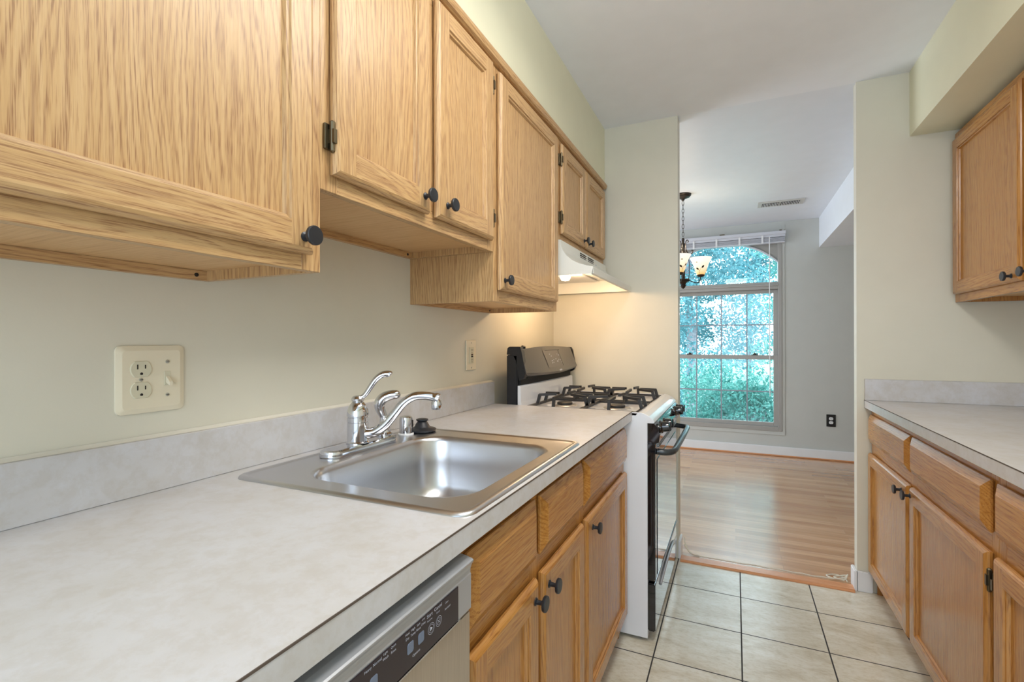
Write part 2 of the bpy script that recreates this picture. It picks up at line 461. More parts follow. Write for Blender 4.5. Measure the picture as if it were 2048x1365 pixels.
# flat casing line around the window
c = MB(); c.box(.27, 1.478, YF-.006, YF-.0005, .215, WZ0, grey, .001).box(WX1, 1.478, YF-.006, YF-.0005, WZ0, 2.40, grey, .001)
spart('casing', c)
a = MB(); R_, cx_, cz_ = .744, .881, 1.511; n = 40
x0, x1 = .345, 1.417
for i in range(n):
    xa = x0+(x1-x0)*i/n; xb = x0+(x1-x0)*(i+1)/n
    za = cz_+math.sqrt(max(0, R_*R_-(xa-cx_)**2)); zb = cz_+math.sqrt(max(0, R_*R_-(xb-cx_)**2))
    for (yy) in (YF+.03, YF+.06): a.poly([(xa, yy, za), (xb, yy, zb), (xb, yy, 2.31), (xa, yy, 2.31)], vinylw)
    a.poly([(xa, YF+.03, za), (xb, YF+.03, zb), (xb, YF+.06, zb), (xa, YF+.06, za)], vinylw)
    a.poly([(xa, YF+.018, za-.012), (xb, YF+.018, zb-.012), (xb, YF+.018, zb+.004), (xa, YF+.018, za+.004)], blindm)
    a.poly([(xa, YF+.018, za-.012), (xb, YF+.018, zb-.012), (xb, YF+.06, zb-.012), (xa, YF+.06, za-.012)], blindm)
    a.poly([(xa, YF+.018, za+.004), (xb, YF+.018, zb+.004), (xb, YF+.03, zb+.004), (xa, YF+.03, za+.004)], blindm)
spart('arch_panel', a)
g = MB(); g.box(.345, 1.417, YF+.045, YF+.049, 1.812, 2.31, panem); spart('arch_glass', g)
MX = (.622, .873, 1.126)
def sash(name, z0, z1, y0, y1, gz0, gz1, hz):
    s_ = MB()
    s_.box(.345, .371, y0, y1, z0, z1, vinylw, .002).box(1.376, 1.4168, y0, y1, z0, z1, vinylw, .002)
    s_.box(.371, 1.376, y0, y1, z0, gz0, vinylw, .002).box(.371, 1.376, y0, y1, gz1, z1, vinylw, .002)
    o = spart(name, s_); ym = (y0+y1)/2
    mm = MB()
    for x in MX: mm.box(x-.006, x+.006, ym-.008, ym-.002, gz0, gz1, muntm)
    mm.box(.371, 1.376, ym-.0085, ym-.0015, hz-.006, hz+.006, muntm)
    mm.build('muntins', o)
    gg = MB(); gg.box(.371, 1.376, ym, ym+.004, gz0, gz1, panem); gg.build('glass', o)
    return o
sash('upper_sash', 1.0, 1.738, YF+.050, YF+.085, 1.041, 1.700, 1.368)
sash('lower_sash', .300, 1.045, YF+.012, YF+.045, .340, 1.000, .660)
l = MB()
for x in (.55, 1.20):
    l.box(x-.03, x+.03, YF+.006, YF+.03, 1.045, 1.053, bronze, .002).lathe([(.012, 0), (.012, .012), (.006, .016)], (x, YF+.018, 1.052), bronze).box(x-.004, x+.032, YF+.000, YF+.014, 1.056, 1.064, bronze, .002)
spart('sash_lock', l)

# blind ------------------------------------------------------------
bl = thing('window_blind', 'grey-white venetian blind drawn right up at the top of the arched window', 'blind', (.90, YF, 2.2))
mb = MB(); mb.box(.30, 1.480, YF-.070, YF-.013, 2.268, 2.322, blindm, .003).box(.296, 1.484, YF-.082, YF-.070, 2.292, 2.326, blindm, .003)
mb.build('headrail', bl)
for i in range(6):
    z = 2.222+i*.0072
    s_ = MB(); s_.box(.31, 1.474, YF-.072+.001*(i % 2), YF-.016, z, z+.0045, blindm, .001); s_.build('slat', bl)
s_ = MB(); s_.box(.31, 1.474, YF-.074, YF-.014, 2.206, 2.220, blindm, .003); s_.build('bottom_rail', bl)
for x in (.60, .83, 1.055, 1.27):
    s_ = MB(); s_.box(x-.009, x+.009, YF-.076, YF-.0745, 2.206, 2.290, whitep); s_.build('ladder_tape', bl)
s_ = MB(); s_.tube([(1.335, YF-.088, 2.27), (1.335, YF-.088, 1.2), (1.337, YF-.088, .62)], .0045, whitep, 8); s_.build('tilt_wand', bl)
for x in (.885, 1.455):
    s_ = MB(); s_.box(x-.025, x+.025, YF-.040, YF-.001, 2.329, 2.334, brass).box(x-.025, x+.025, YF-.004, YF-.001, 2.334, 2.352, brass)
    s_.build('bracket', bl)

# ceiling vent -------------------------------------------------------
cv = thing('ceiling_vent', 'white slotted air vent in the dining room ceiling', 'vent', (1.385, 4.962, H))
M0 = MB(); M0.box(1.20, 1.57, 4.87, 5.055, H-.006, H-.0004, plain('vent_paint', (.60, .60, .58), .4), .002); M0.build('frame', cv)
k = MB(); k.box(1.235, 1.375, 4.91, 5.02, H-.0075, H-.0062, slot).box(1.385, 1.535, 4.91, 5.02, H-.0075, H-.0062, slot); k.build('opening', cv, label='dark vent opening')
for i in range(24):
    x = 1.240+i*.0125
    if 1.37 < x < 1.388: continue
    s_ = MB(); s_.prism([(x, H-.014), (x+.0045, H-.014), (x+.007, H-.0078), (x+.0025, H-.0078)], 'y', 4.912, 5.018, whitep); s_.build('slat', cv)

# far outlet -----------------------------------------------------------
def duplex(parent, cy, cz, ax, face, m, name='socket', sgn=1, pos=0):
    """sockets on a plate; ax 'x' plate normal +x (wall left), 'y' plate normal -y (far wall)"""
    for dz in (.0195, -.0195):
        b = MB(); n = 20; P0 = []; 
        for i in range(n):
            t = 2*PI*i/n; u = .0172*math.cos(t); v = max(-.0142, min(.0142, .0175*math.sin(t)))
            P0.append((u, v))
        def mp(u, v, w):
            return (face+w, cy+u, cz+dz+v) if ax == 'x' else (cy+u, face-w, cz+dz+v)
        b.loft([[mp(u*1.06, v*1.06, 0) for u, v in P0], [mp(u, v, .0022) for u, v in P0]], m, cap1=True, smooth=False)
        o = b.build(name, parent)
        h = MB()
        for u, hh in ((-.0065, .0045), (.0065, .0036)):
            h.poly([mp(u-.0011, .0045-hh, .0025), mp(u+.0011, .0045-hh, .0025), mp(u+.0011, .0045+hh, .0025), mp(u-.0011, .0045+hh, .0025)], slot)
        h.poly([mp(.0026*math.cos(t/8*PI*2), -.0085+.0028*max(-.7, math.sin(t/8*PI*2)), .0025) for t in range(8)], slot)
        h.build('slots', o, recalc=False)
fo = thing('wall_outlet', 'black wall outlet plate with two white sockets under the grey wall right of the window', 'outlet', (1.880, YF, .397))
b = MB(); b.box(1.840, 1.920, YF-.006, YF-.0003, .336, .458, black, .002); b.build('plate', fo)
duplex(fo, 1.880, .397, 'y', YF-.006, whitep)

# floor cable ----------------------------------------------------------
random.seed(3)
pts = [(.748, 2.885, .05), (.765, 2.872, .03), (.79, 2.858, .014), (.85, 2.850, .012)]
for i in range(14): pts.append((.88+i*.040, 2.848+random.uniform(-.004, .004), .011+random.uniform(0, .003)))
pts += [(1.44, 2.852, .012), (1.475, 2.862, .014), (1.505, 2.875, .02), (1.515, 2.90, .02), (1.49, 2.905, .012), (1.46, 2.885, .010), (1.48, 2.865, .010), (1.50, 2.858, .010)]
def smoothpath(p, k=4):
    p = [Vector(q) for q in p]; out = []
    for i in range(len(p)-1):
        p0 = p[max(i-1, 0)]; p1 = p[i]; p2 = p[i+1]; p3 = p[min(i+2, len(p)-1)]
        for j in range(k):
            t = j/k
            out.append(.5*((2*p1)+(-p0+p2)*t+(2*p0-5*p1+4*p2-p3)*t*t+(-p0+3*p1-3*p2+p3)*t**3))
    out.append(p[-1]); return out
b = MB(); b.tube(smoothpath(pts), .0033, cablem, 8)
b.tube(smoothpath([(1.512, 2.862, .004), (1.505, 2.90, .006), (1.47, 2.925, .006), (1.43, 2.90, .005), (1.45, 2.87, .008), (1.50, 2.868, .012), (1.518, 2.89, .03)]), .0033, cablem, 8)
b.tube(smoothpath([(.745, 2.905, .08), (.755, 2.885, .05), (.775, 2.875, .02), (.80, 2.868, .006), (.83, 2.866, .005)]), .0033, cablem, 8)
tag(b.build('cable', origin=(1.12, 2.85, .005)), 'off-white wire lying along the doorway threshold strip', 'cable')

# chandelier -------------------------------------------------------------
CX, CY = .612, 4.331
ch = thing('chandelier', 'dark bronze chandelier with leaf-painted amber glass shades hanging by the window', 'chandelier', (CX, CY, 1.66))
b = MB(); b.lathe([(.005, -.055), (.012, -.05), (.014, -.04), (.03, -.034), (.055, -.024), (.062, -.012), (.066, -.010), (.068, 0)], (CX, CY, H), bronze, n=28); b.build('ceiling_canopy', ch)
b = MB(); z = H-.055; i = 0
while z > 2.09:
    L = []
    for t in range(12):
        a = 2*PI*t/12; u = .008*math.cos(a); v = .020*math.sin(a)
        L.append((CX+(u if i % 2 == 0 else 0), CY+(0 if i % 2 == 0 else u), z-.018+v))
    b.tube(L+[L[0], L[1]], .0022, bronze, 6); z -= .033; i += 1
b.build('chain', ch)
b = MB(); b.lathe([(.006, .41), (.012, .40), (.010, .37), (.016, .36), (.014, .30), (.018, .28), (.05, .268), (.054, .262), (.054, .235), (.048, .232)], (CX, CY, 1.66), bronze, n=20)
b.lathe([(.05, .06), (.056, .052), (.05, .04), (.03, .03), (.02, .015), (.024, .005), (.016, -.01), (.003, -.022)], (CX, CY, 1.66), bronze, n=20)
b.lathe([(.012, .05), (.010, .15), (.012, .24)], (CX, CY, 1.66), bronze, n=12)
b.build('stem', ch)
b = MB(); b.lathe([(.0555, .256), (.0565, .252), (.0565, .244), (.0555, .240)], (CX, CY, 1.66), goldtrim, n=20, cap0=False, cap1=False); b.build('gold_band', ch, label='dull gold band')
for k_ in range(4):
    a = math.radians(20+90*k_); b = MB()
    p = [(.046, .235), (.050, .20), (.050, .10), (.046, .055)]
    b.tube([(CX+r*math.cos(a), CY+r*math.sin(a), 1.66+z) for r, z in p], .0035, bronze, 6)
    b.build('cage_bar', ch)
for k_ in range(3):
    a = math.radians(24.8+120*k_)
    ca, sa = math.cos(a), math.sin(a)
    b = MB(); sc = [(.016, .275), (.024, .30), (.022, .35), (.026, .385), (.038, .392), (.044, .380), (.038, .372)]
    b.tube(smoothpath([(CX+r*ca, CY+r*sa, 1.66+z) for r, z in sc]), .004, bronze, 6)
    sc = [(.022, .33), (.035, .29), (.06, .272), (.080, .285), (.082, .305), (.070, .305)]
    b.tube(smoothpath([(CX+r*ca, CY+r*sa, 1.66+z) for r, z in sc]), .004, bronze, 6)
    b.build('scroll', ch)
    b = MB(); RA = .150
    b.tube(smoothpath([(CX+r*ca, CY+r*sa, 1.66+z) for r, z in ((.045, .055), (.08, .038), (.12, .03), (RA-.01, .045), (RA, .085))]), .0045, bronze, 8)
    b.lathe([(.018, .08), (.030, .088), (.034, .096), (.026, .100)], (CX+RA*ca, CY+RA*sa, 1.66), bronze, n=16)
    arm = b.build('arm', ch)
    sx, sy, sz = CX+RA*ca, CY+RA*sa, 1.66+.10
    prof = [(.030, 0), (.042, .022), (.050, .05), (.060, .08), (.074, .115), (.090, .142)]
    n = 36; loops = []
    for off in (0, -.003):
        lp = [[(sx+(r+off)*math.cos(2*PI*i/n), sy+(r+off)*math.sin(2*PI*i/n), sz+z) for i in range(n)] for r, z in prof]
        loops += lp if off == 0 else lp[::-1]
    b = MB(); b.loft(loops, shadeglass, cap1=True)
    sh = b.build('shade', arm, origin=(sx, sy, sz))
    # painted leaves and vine on the glass
    b = MB()
    def onshade(ang, h, lift=.0012):
        r = .03+(h/.142)*.05+ .012*(h/.142)**2
        for (r0, h0), (r1, h1) in zip(prof[:-1], prof[1:]):
            if h0 <= h <= h1: r = r0+(r1-r0)*(h-h0)/(h1-h0)
        return Vector((sx+(r+lift)*math.cos(ang), sy+(r+lift)*math.sin(ang), sz+h))
    for q in range(3):
        A0 = -1.75+q*2*PI/3+k_*.4
        for (da, h, tilt, s_) in ((-.32, .045, -.6, 1), (.55, .060, .9, 1), ):
            pts_ = []
            for t in range(10):
                tt = 2*PI*t/10; u = .013*math.cos(tt)*s_; v = .0075*math.sin(tt)*s_*(1 if abs(math.cos(tt)) < .9 else .3)
                uu = u*math.cos(tilt)-v*math.sin(tilt); vv = u*math.sin(tilt)+v*math.cos(tilt)
                pts_.append(onshade(A0+da+uu/.052, h+vv))
            b.poly(pts_, bronze)
        b.poly([onshade(A0-.25+.008*math.cos(2*PI*t/8)/.075, .098+.004*math.sin(2*PI*t/8)) for t in range(8)], goldtrim)
        b.tube([onshade(A0+x_, h_, .001) for x_, h_ in ((0, .004), (.02, .025), (-.12, .036), (-.30, .045))], .0008, bronze, 5)
        b.tube([onshade(A0+x_, h_, .001) for x_, h_ in ((.02, .025), (.25, .05), (.55, .060))], .0008, bronze, 5)
    b.build('painted_leaves', arm, recalc=False)
ld = bpy.data.lights.new('chandelier_bulbs', 'POINT'); ld.energy = 5; ld.color = (1, .82, .58); ld.shadow_soft_size = .05
lo = bpy.data.objects.new('chandelier_bulbs', ld); COL.objects.link(lo); lo.parent = ch; lo.location = (0, 0, .34)

# kitchen ceiling light (just above the frame) ------------------------------
cl = thing('ceiling_light', 'white flush ceiling light above the kitchen aisle', 'light', (1.03, .95, H))
b = MB(); b.box(.83, 1.23, .40, 1.50, H-.07, H-.0005, whitep, .006, 2); b.build('housing', cl)
b = MB(); b.box(.85, 1.21, .42, 1.48, H-.125, H-.071, diffuser, .02); b.build('diffuser', cl)
ar = area('kitchen_lamp', (1.03, .95, H-.135), (0, 0, -1), .34, 1.0, 10, (1, .96, .90)); 

# ================================================================== CABINETS
def fmap(X0, s): return lambda u, w_, z: (X0+s*w_, u, z)
def rect_door(u0, u1, z0, z1, mp, V, Hh, parent, panelmat=None, T=.020, st=.052, name='door'):
    """frame-and-panel door; mp maps (u, outward, z)"""
    b = MB()
    def lp(ins, w_): return [mp(u0+ins, w_, z0+ins), mp(u1-ins, w_, z0+ins), mp(u1-ins, w_, z1-ins), mp(u0+ins, w_, z1-ins)]
    prof = [(.006, 0), (0, .005), (0, T-.010), (.002, T-.006), (.005, T-.0025), (.010, T)]
    inner = [(st, T), (st+.0015, T-.004), (st+.0065, T-.0048), (st+.0095, T-.0125)]
    def ring(A, B):
        for i in range(4):
            j = (i+1) % 4
            b.poly([A[i], A[j], B[j], B[i]], Hh if i in (0, 2) else V)
    for p, q in zip(prof[:-1], prof[1:]): ring(lp(*p), lp(*q))
    for p, q in zip(inner[:-1], inner[1:]): ring(lp(*p), lp(*q))
    a_, s_ = .010, st
    b.poly([mp(u0+a_, T, z0+a_), mp(u0+s_, T, z0+a_), mp(u0+s_, T, z1-a_), mp(u0+a_, T, z1-a_)], V)
    b.poly([mp(u1-s_, T, z0+a_), mp(u1-a_, T, z0+a_), mp(u1-a_, T, z1-a_), mp(u1-s_, T, z1-a_)], V)
    b.poly([mp(u0+s_, T, z0+a_), mp(u1-s_, T, z0+a_), mp(u1-s_, T, z0+s_), mp(u0+s_, T, z0+s_)], Hh)
    b.poly([mp(u0+s_, T, z1-s_), mp(u1-s_, T, z1-s_), mp(u1-s_, T, z1-a_), mp(u0+s_, T, z1-a_)], Hh)
    b.poly(lp(.006, 0), V)
    o = b.build(name, parent)
    q_ = st+.008
    p = MB(); 
    xs = [mp(u0+q_, T-.0165, z0+q_), mp(u1-q_, T-.0115, z1-q_)]
    p.box(min(xs[0][0], xs[1][0]), max(xs[0][0], xs[1][0]), xs[0][1], xs[1][1], xs[0][2], xs[1][2], panelmat or V)
    p.build('panel', o)
    return o
def slab(u0, u1, z0, z1, mp, m, parent, name='drawer', T=.020, ch_=.020):
    b = MB()
    def lp(ins, w_): return [mp(u0+ins, w_, z0+ins), mp(u1-ins, w_, z0+ins), mp(u1-ins, w_, z1-ins), mp(u0+ins, w_, z1-ins)]
    L = [lp(.004, 0), lp(0, .004), lp(0, .0085), lp(.0025, .0105), lp(ch_+.001, T), lp(ch_+.003, T+.0015)]
    b.loft(L, m, True, True, smooth=False)
    return b.build(name, parent)
def knob(u, z, mp, parent, T=.020):
    c = mp(u, T, z); d = mp(u, T+1, z); ax = (d[0]-c[0], 0, 0)
    b = MB(); b.lathe([(.0085, 0), (.0085, .002), (.0052, .004), (.0048, .014), (.0065, .0175), (.0158, .0190), (.0168, .0205), (.0168, .0250), (.0155, .0265), (.003, .0268)], c, knobm, ax, 20)
    return b.build('knob', parent)
def hinge(u, z, mp, parent, side):
    """exposed barrel hinge at the door edge; side -1 hinge at low-u edge, +1 at high-u edge"""
    b = MB(); c = mp(u, .012, z)
    b.lathe([(.002, -.030), (.005, -.027), (.0055, .027), (.002, .030)], c, brass, (0, 0, 1), 10)
    a = mp(u, .0005, z-.024); d = mp(u+side*.012, .006, z+.024)
    b.box(min(a[0], d[0]), max(a[0], d[0]), min(a[1], d[1]), max(a[1], d[1]), z-.024, z+.024, brass, .001)
    a = mp(u, .004, z-.013); d = mp(u, .020, z)
    b.box(min(a[0], d[0]), max(a[0], d[0]), u-.004, u+.004, z-.013, z+.013, brass)
    return b.build('hinge', parent)

XF = .319      # face frame plane of the left wall cabinets
mpU = fmap(XF, 1)
def wall_cab(y0, y1, z0, z1, doors, label, mp, X_face, s, V, Hh, depth, stile=.030, name='wall_cabinet', top_rail=.02, lipdepth=.020):
    """doors: (u0,u1,z0,z1,knob(u,z) or None, hinge u, hinge side)"""
    xb = X_face-s*depth
    t = thing(name, label, 'cabinet', ((X_face+xb)/2, (y0+y1)/2, z0))
    lo, hi = sorted((X_face-s*.019, xb))
    c = MB()
    c.box(lo, hi, y0, y0+.014, z0, z1, V).box(lo, hi, y1-.014, y1, z0, z1, V)
    c.box(lo, hi, y0+.014, y1-.014, z1-.014, z1, V)
    c.build('side_panels', t)
    c = MB(); c.box(lo, hi, y0+.014, y1-.014, z0+lipdepth, z0+lipdepth+.012, birch); c.build('bottom_panel', t)
    c = MB(); a, b_ = sorted((xb, xb+s*.016)); c.box(a, b_, y0+.014, y1-.014, z0, z0+lipdepth-.0005, Hh); 
    br_ = c.build('back_rail', t)
    for yy in (y1-.035,):
        c = MB(); e_ = xb+s*.016; c.lathe([(.0042, 0), (.0040, .0015), (.0015, .0016), (.0012, .0008)], (e_, yy, z0+.010), slot, (s, 0, 0), 10); c.build('screw', br_)
    # face frame
    a, b_ = sorted((X_face-s*.019, X_face)); c = MB()
    dz0 = min(d[2] for d in doors); dz1 = max(d[3] for d in doors)
    br = dz0+.014
    c.box(a, b_, y0, y0+stile+.012, z0, z1, V, .0008).box(a, b_, y1-stile-.012, y1, z0, z1, V, .0008)
    c.box(a, b_, y0+stile+.012, y1-stile-.012, z0, br, Hh, .0008).box(a, b_, y0+stile+.012, y1-stile-.012, dz1-.02, z1, Hh, .0008)
    if len(doors) > 1:
        for d, e in zip(doors[:-1], doors[1:]):
            m_ = (d[1]+e[0])/2; c.box(a, b_, m_-.028, m_+.028, br, dz1-.02, V, .0008)
    c.build('face_frame', t)
    for (u0, u1, q0, q1, kn, hu, hs) in doors:
        d = rect_door(u0, u1, q0, q1, mp, V, Hh, t)
        if kn: knob(kn[0], kn[1], mp, d)
        if hu is not None:
            for hz in (q0+.07, q1-.07): hinge(hu, hz, mp, d, hs)
    return t
wall_cab(.05, .660, 1.323, 2.108, [(.085, .632, 1.350, 2.058, (.607, 1.377), .083, -1)],
    'large light oak wall cabinet nearest the camera, above the double outlet plate', mpU, XF, 1, oakV, oakH, XF)
wall_cab(.660, 1.360, 1.478, 2.108, [(.680, .992, 1.508, 2.060, (.964, 1.544), .678, -1), (1.022, 1.334, 1.508, 2.060, (1.064, 1.546), 1.336, 1)],
    'shorter two-door oak wall cabinet hanging above the kitchen faucet', mpU, XF, 1, oakV, oakH, XF)
wall_cab(1.360, 1.955, 1.323, 2.108, [(1.382, 1.930, 1.360, 2.056, (1.405, 1.392), None, 1)],
    'tall single-door oak wall cabinet between the faucet cabinet and the range hood', mpU, XF, 1, oakV, oakH, XF)
wall_cab(1.956, 2.760, 1.636, 2.108, [(1.990, 2.338, 1.662, 2.052, (2.306, 1.689), 1.988, -1), (2.362, 2.735, 1.662, 2.052, (2.392, 1.689), None, 1)],
    'small two-door oak wall cabinet directly above the range hood', mpU, XF, 1, oakV, oakH, XF)
# right wall cabinet
XRU = 1.905; mpR = fmap(XRU, -1)
wall_cab(1.595, 2.792, 1.366, 2.118, [(1.615, 2.182, 1.400, 2.085, (2.150, 1.424), 1.613, -1), (2.212, 2.768, 1.400, 2.085, (2.259, 1.421), None, 1)],
    'oak wall cabinet on the right side above the empty right counter', mpR, XRU, -1, oakVdim, oakHdim, XR-XRU-.001)

def base_cab(y0, y1, cols, label, mp, XFc, s, depth, splits=()):
    """cols: list of (u0,u1,drawer z0,z1, door z0,z1, knob, hinge u, hinge side)"""
    V, Hh = oakVdim, oakHdim
    xb = XFc-s*depth
    t = thing('base_cabinet', label, 'cabinet', ((XFc+xb)/2, (y0+y1)/2, 0))
    lo, hi = sorted((XFc-s*.019, xb))
    c = MB(); c.box(lo, hi, y0, y0+.014, .0, .872, V).box(lo, hi, y1-.014, y1, 0, .872, V).box(lo, hi, y0+.014, y1-.014, .10, .112, V)
    c.build('side_panels', t)
    a, b_ = sorted((XFc-s*.075, XFc-s*.062)); c = MB(); c.box(a, b_, y0+.014, y1-.014, 0, .0995, V); c.build('toe_kick', t)
    a, b_ = sorted((XFc-s*.019, XFc)); c = MB()
    c.box(a, b_, y0, y0+.036, .0995, .874, V, .0008).box(a, b_, y1-.036, y1, .0995, .874, V, .0008)
    for z0, z1 in ((.0995, .135), (.655, .735), (.825, .874)): c.box(a, b_, y0+.036, y1-.036, z0, z1, Hh, .0006)
    for d, e in zip(cols[:-1], cols[1:]):
        m_ = (d[1]+e[0])/2; c.box(a-.0001, b_+.0001, m_-.03, m_+.03, .135, .825, V, .0006)
    c.build('face_frame', t)
    for (u0, u1, dz0, dz1, z0, z1, kn, hu, hs) in cols:
        slab(u0, u1, dz0, dz1, mp, Hh, t, 'drawer_front')
        d = rect_door(u0, u1, z0, z1, mp, V, Hh, t)
        knob(kn[0], kn[1], mp, d)
        if hu is not None:
            for hz in (z0+.08, z1-.07): hinge(hu, hz, mp, d, hs)
    return t
XFL = .602; mpL = fmap(XFL, 1)
base_cab(.672, 1.352, [(.690, .988, .716, .848, .108, .675, (.962, .638), .688, -1), (1.016, 1.340, .716, .848, .108, .675, (1.046, .638), None, 1)],
    'oak base cabinet under the sink with two drawer fronts and two doors', mpL, XFL, 1, .58)
base_cab(1.353, 1.957, [(1.366, 1.940, .716, .848, .108, .675, (1.420, .638), None, 1)],
    'oak base cabinet with one drawer and one door beside the range', mpL, XFL, 1, .58)
XFR = 1.598; mpB = fmap(XFR, -1)
base_cab(1.577, 2.797, [(1.597, 2.185, .716, .848, .108, .668, (2.190-.022, .640), 1.595, -1), (2.210, 2.780, .716, .848, .108, .668, (2.268, .634), None, 1)],
    'long oak base cabinet on the right beside the doorway to the dining room', mpB, XFR, -1, .59)
base_cab(.95, 1.576, [(.975, 1.562, .716, .848, .108, .668, (1.00, .640), 1.564, 1)],
    'oak base cabinet at the right edge, cut off by the frame', mpB, XFR, -1, .59)

# ================================================================== COUNTERTOPS
ct = thing('countertop', 'long mottled beige laminate countertop holding the sink', 'countertop', (.32, 1.0, .878))
ZC = .914; XC = .6355; YE = 1.960; YS = -.75
b = MB(); SX0, SX1, SY0, SY1 = .09, .60, .69, 1.275
T0 = ZC-.036
b.box(.001, XC, YS, SY0, T0, ZC, lam).box(.001, XC, SY1, YE, T0, ZC, lam).box(.001, SX0, SY0, SY1, T0, ZC, lam).box(SX1, XC, SY0, SY1, T0, ZC, lam)
bmesh.ops.remove_doubles(b.bm, verts=b.bm.verts[:], dist=1e-5)
b.build('slab', ct)
b = MB(); b.box(.001, .020, YS, YE, ZC+.0003, ZC+.100, lam, .0012); b.build('backsplash', ct)
b = MB(); b.box(XC-.0008, XC+.0006, YS, YE, ZC-.0022, ZC+.0003, seam); b.build('edge_seam', ct, label='thin dark seam along the laminate edge')
b = MB(); b.prism([(.0012, ZC+.1002), (.012, ZC+.1002), (.006, ZC+.103), (.0012, ZC+.106)], 'y', YS, YE, caulk); b.build('caulk_line', ct, label='white caulk line')
c2 = thing('countertop', 'empty beige laminate countertop along the right wall', 'countertop', (1.88, 2.0, .878))
XC2 = 1.569
b = MB(); b.box(XC2, XR-.001, .3, YP-.001, T0, ZC, lam); b.build('slab', c2)
b = MB(); b.box(XC2+.001, XR-.002, YP-.020, YP-.001, ZC+.0003, ZC+.100, lam, .001); b.build('end_backsplash', c2)
b = MB(); b.box(XR-.020, XR-.001, .3, YP-.021, ZC+.0003, ZC+.100, lam, .001); b.build('backsplash', c2)
b = MB(); b.box(XC2-.0006, XC2+.0008, .3, YP-.001, ZC-.0022, ZC+.0003, seam); b.build('edge_seam', c2, label='thin dark seam along the laminate edge')

# ================================================================== SINK
sk = thing('kitchen_sink', 'single-bowl stainless steel sink set into the left countertop', 'sink', (.345, .9825, ZC))
b = MB(); cx, cy, hx, hy = .345, .9825, .281, .3175
bx, by, bhx, bhy = .377, .970, .197, .240
L = [rr(cx, cy, hx, hy, .032, ZC+.0004), rr(cx, cy, hx-.0015, hy-.0015, .031, ZC+.0035), rr(cx, cy, hx-.006, hy-.006, .028, ZC+.0060),
     rr(cx, cy, hx-.012, hy-.012, .024, ZC+.0060), rr(cx, cy, hx-.016, hy-.016, .020, ZC+.0035), rr(cx, cy, hx-.019, hy-.019, .018, ZC+.0030),
     rr(bx, by, bhx+.010, bhy+.010, .090, ZC+.0032), rr(bx, by, bhx+.004, bhy+.004, .086, ZC+.0022), rr(bx, by, bhx-.001, bhy-.001, .083, ZC-.003),
     rr(bx, by, bhx-.004, bhy-.004, .082, ZC-.012), rr(bx, by, bhx-.010, bhy-.010, .080, ZC-.07), rr(bx, by, bhx-.018, bhy-.018, .078, ZC-.130),
     rr(bx, by, bhx-.030, bhy-.030, .076, ZC-.158), rr(bx, by, bhx-.050, bhy-.050, .070, ZC-.172), rr(bx, by, bhx-.080, bhy-.085, .060, ZC-.178),
     rr(bx, by, .056, .056, .0559, ZC-.184), rr(bx, by, .052, .052, .0519, ZC-.188)]
b.loft(L, steelm)
b.build('basin', sk, recalc=True)
b = MB(); b.lathe([(.0515, 0), (.045, .002), (.040, -.004), (.012, -.006), (.010, .003), (.003, .006)], (bx, by, ZC-.190), chrome, n=24); b.build('drain_strainer', sk)

# faucet ------------------------------------------------------------------
fx, fy = .122, .972; ZD = ZC+.0036
fa = thing('faucet', 'chrome single-lever kitchen faucet with long curved spout on the sink ledge', 'faucet', (fx, fy, ZD))
b = MB(); 
b.loft([rr(fx, .985, .031, .128, .030, ZD, 8), rr(fx, .985, .032, .129, .031, ZD+.003, 8), rr(fx, .985, .029, .126, .028, ZD+.014, 8), rr(fx, .985, .023, .120, .022, ZD+.0165, 8)], chrome, True, True)
b.build('base_plate', fa)
b = MB(); b.lathe([(.029, .0168), (.029, .0195), (.0265, .022), (.0262, .070), (.0245, .0705), (.0245, .072), (.0265, .0725), (.0265, .083), (.0245, .0835), (.0245, .085), (.0272, .086), (.0272, .090), (.026, .100), (.022, .112), (.0155, .121), (.0135, .122)], (fx, fy, ZD), chrome, n=32)
b.build('body', fa)
dr = math.radians(22); ca, sa = math.cos(dr), math.sin(dr)
# spout
P = [(.018, .040), (.045, .045), (.07, .062), (.095, .090), (.120, .120), (.145, .136), (.170, .139), (.195, .136), (.212, .130)]
pp = smoothpath([(fx+r*ca, fy+r*sa, ZD+z) for r, z in P], 5)
rad = [.0145-.0038*min(1, i/20) + (.003 if i > len(pp)-5 else 0) for i in range(len(pp))]
b = MB(); b.tube(pp, rad, chrome, 16); tx, ty = fx+.206*ca, fy+.206*sa
b.lathe([(.0125, .0), (.0135, .004), (.0135, .018), (.0115, .024)], (tx, ty, ZD+.104), chrome, n=20)
b.build('spout', fa)
lv = math.radians(30); ca, sa = math.cos(lv), math.sin(lv)
b = MB(); b.lathe([(.0105, .120), (.016, .126), (.0165, .131), (.012, .137), (.004, .139)], (fx, fy, ZD), chrome, n=20)
Pl = [(-.010, .131), (.008, .133), (.020, .142), (.032, .160), (.046, .180), (.062, .192), (.078, .194), (.084, .190)]
pl = smoothpath([(fx+r*ca, fy+r*sa, ZD+z) for r, z in Pl], 4)
rad = [.0065+.004*(i/len(pl))**2 if i < len(pl)-2 else (.0085 if i == len(pl)-2 else .004) for i in range(len(pl))]
b.tube(pl, rad, chrome, 12); b.build('lever', fa)
sp = thing('sink_sprayer', 'chrome side sprayer standing behind the faucet spout', 'sprayer', (.118, 1.082, ZD+.012))
b = MB(); b.lathe([(.022, 0), (.022, .005), (.017, .009), (.0145, .022), (.016, .030), (.0135, .040), (.012, .055)], (.118, 1.082, ZD+.0168), chrome, n=20); b.build('holder', sp)
b = MB(); pl = smoothpath([(.118, 1.082, ZD+.066), (.112, 1.074, ZD+.085), (.110, 1.070, ZD+.105), (.120, 1.078, ZD+.122), (.142, 1.090, ZD+.130), (.160, 1.098, ZD+.128)], 4)
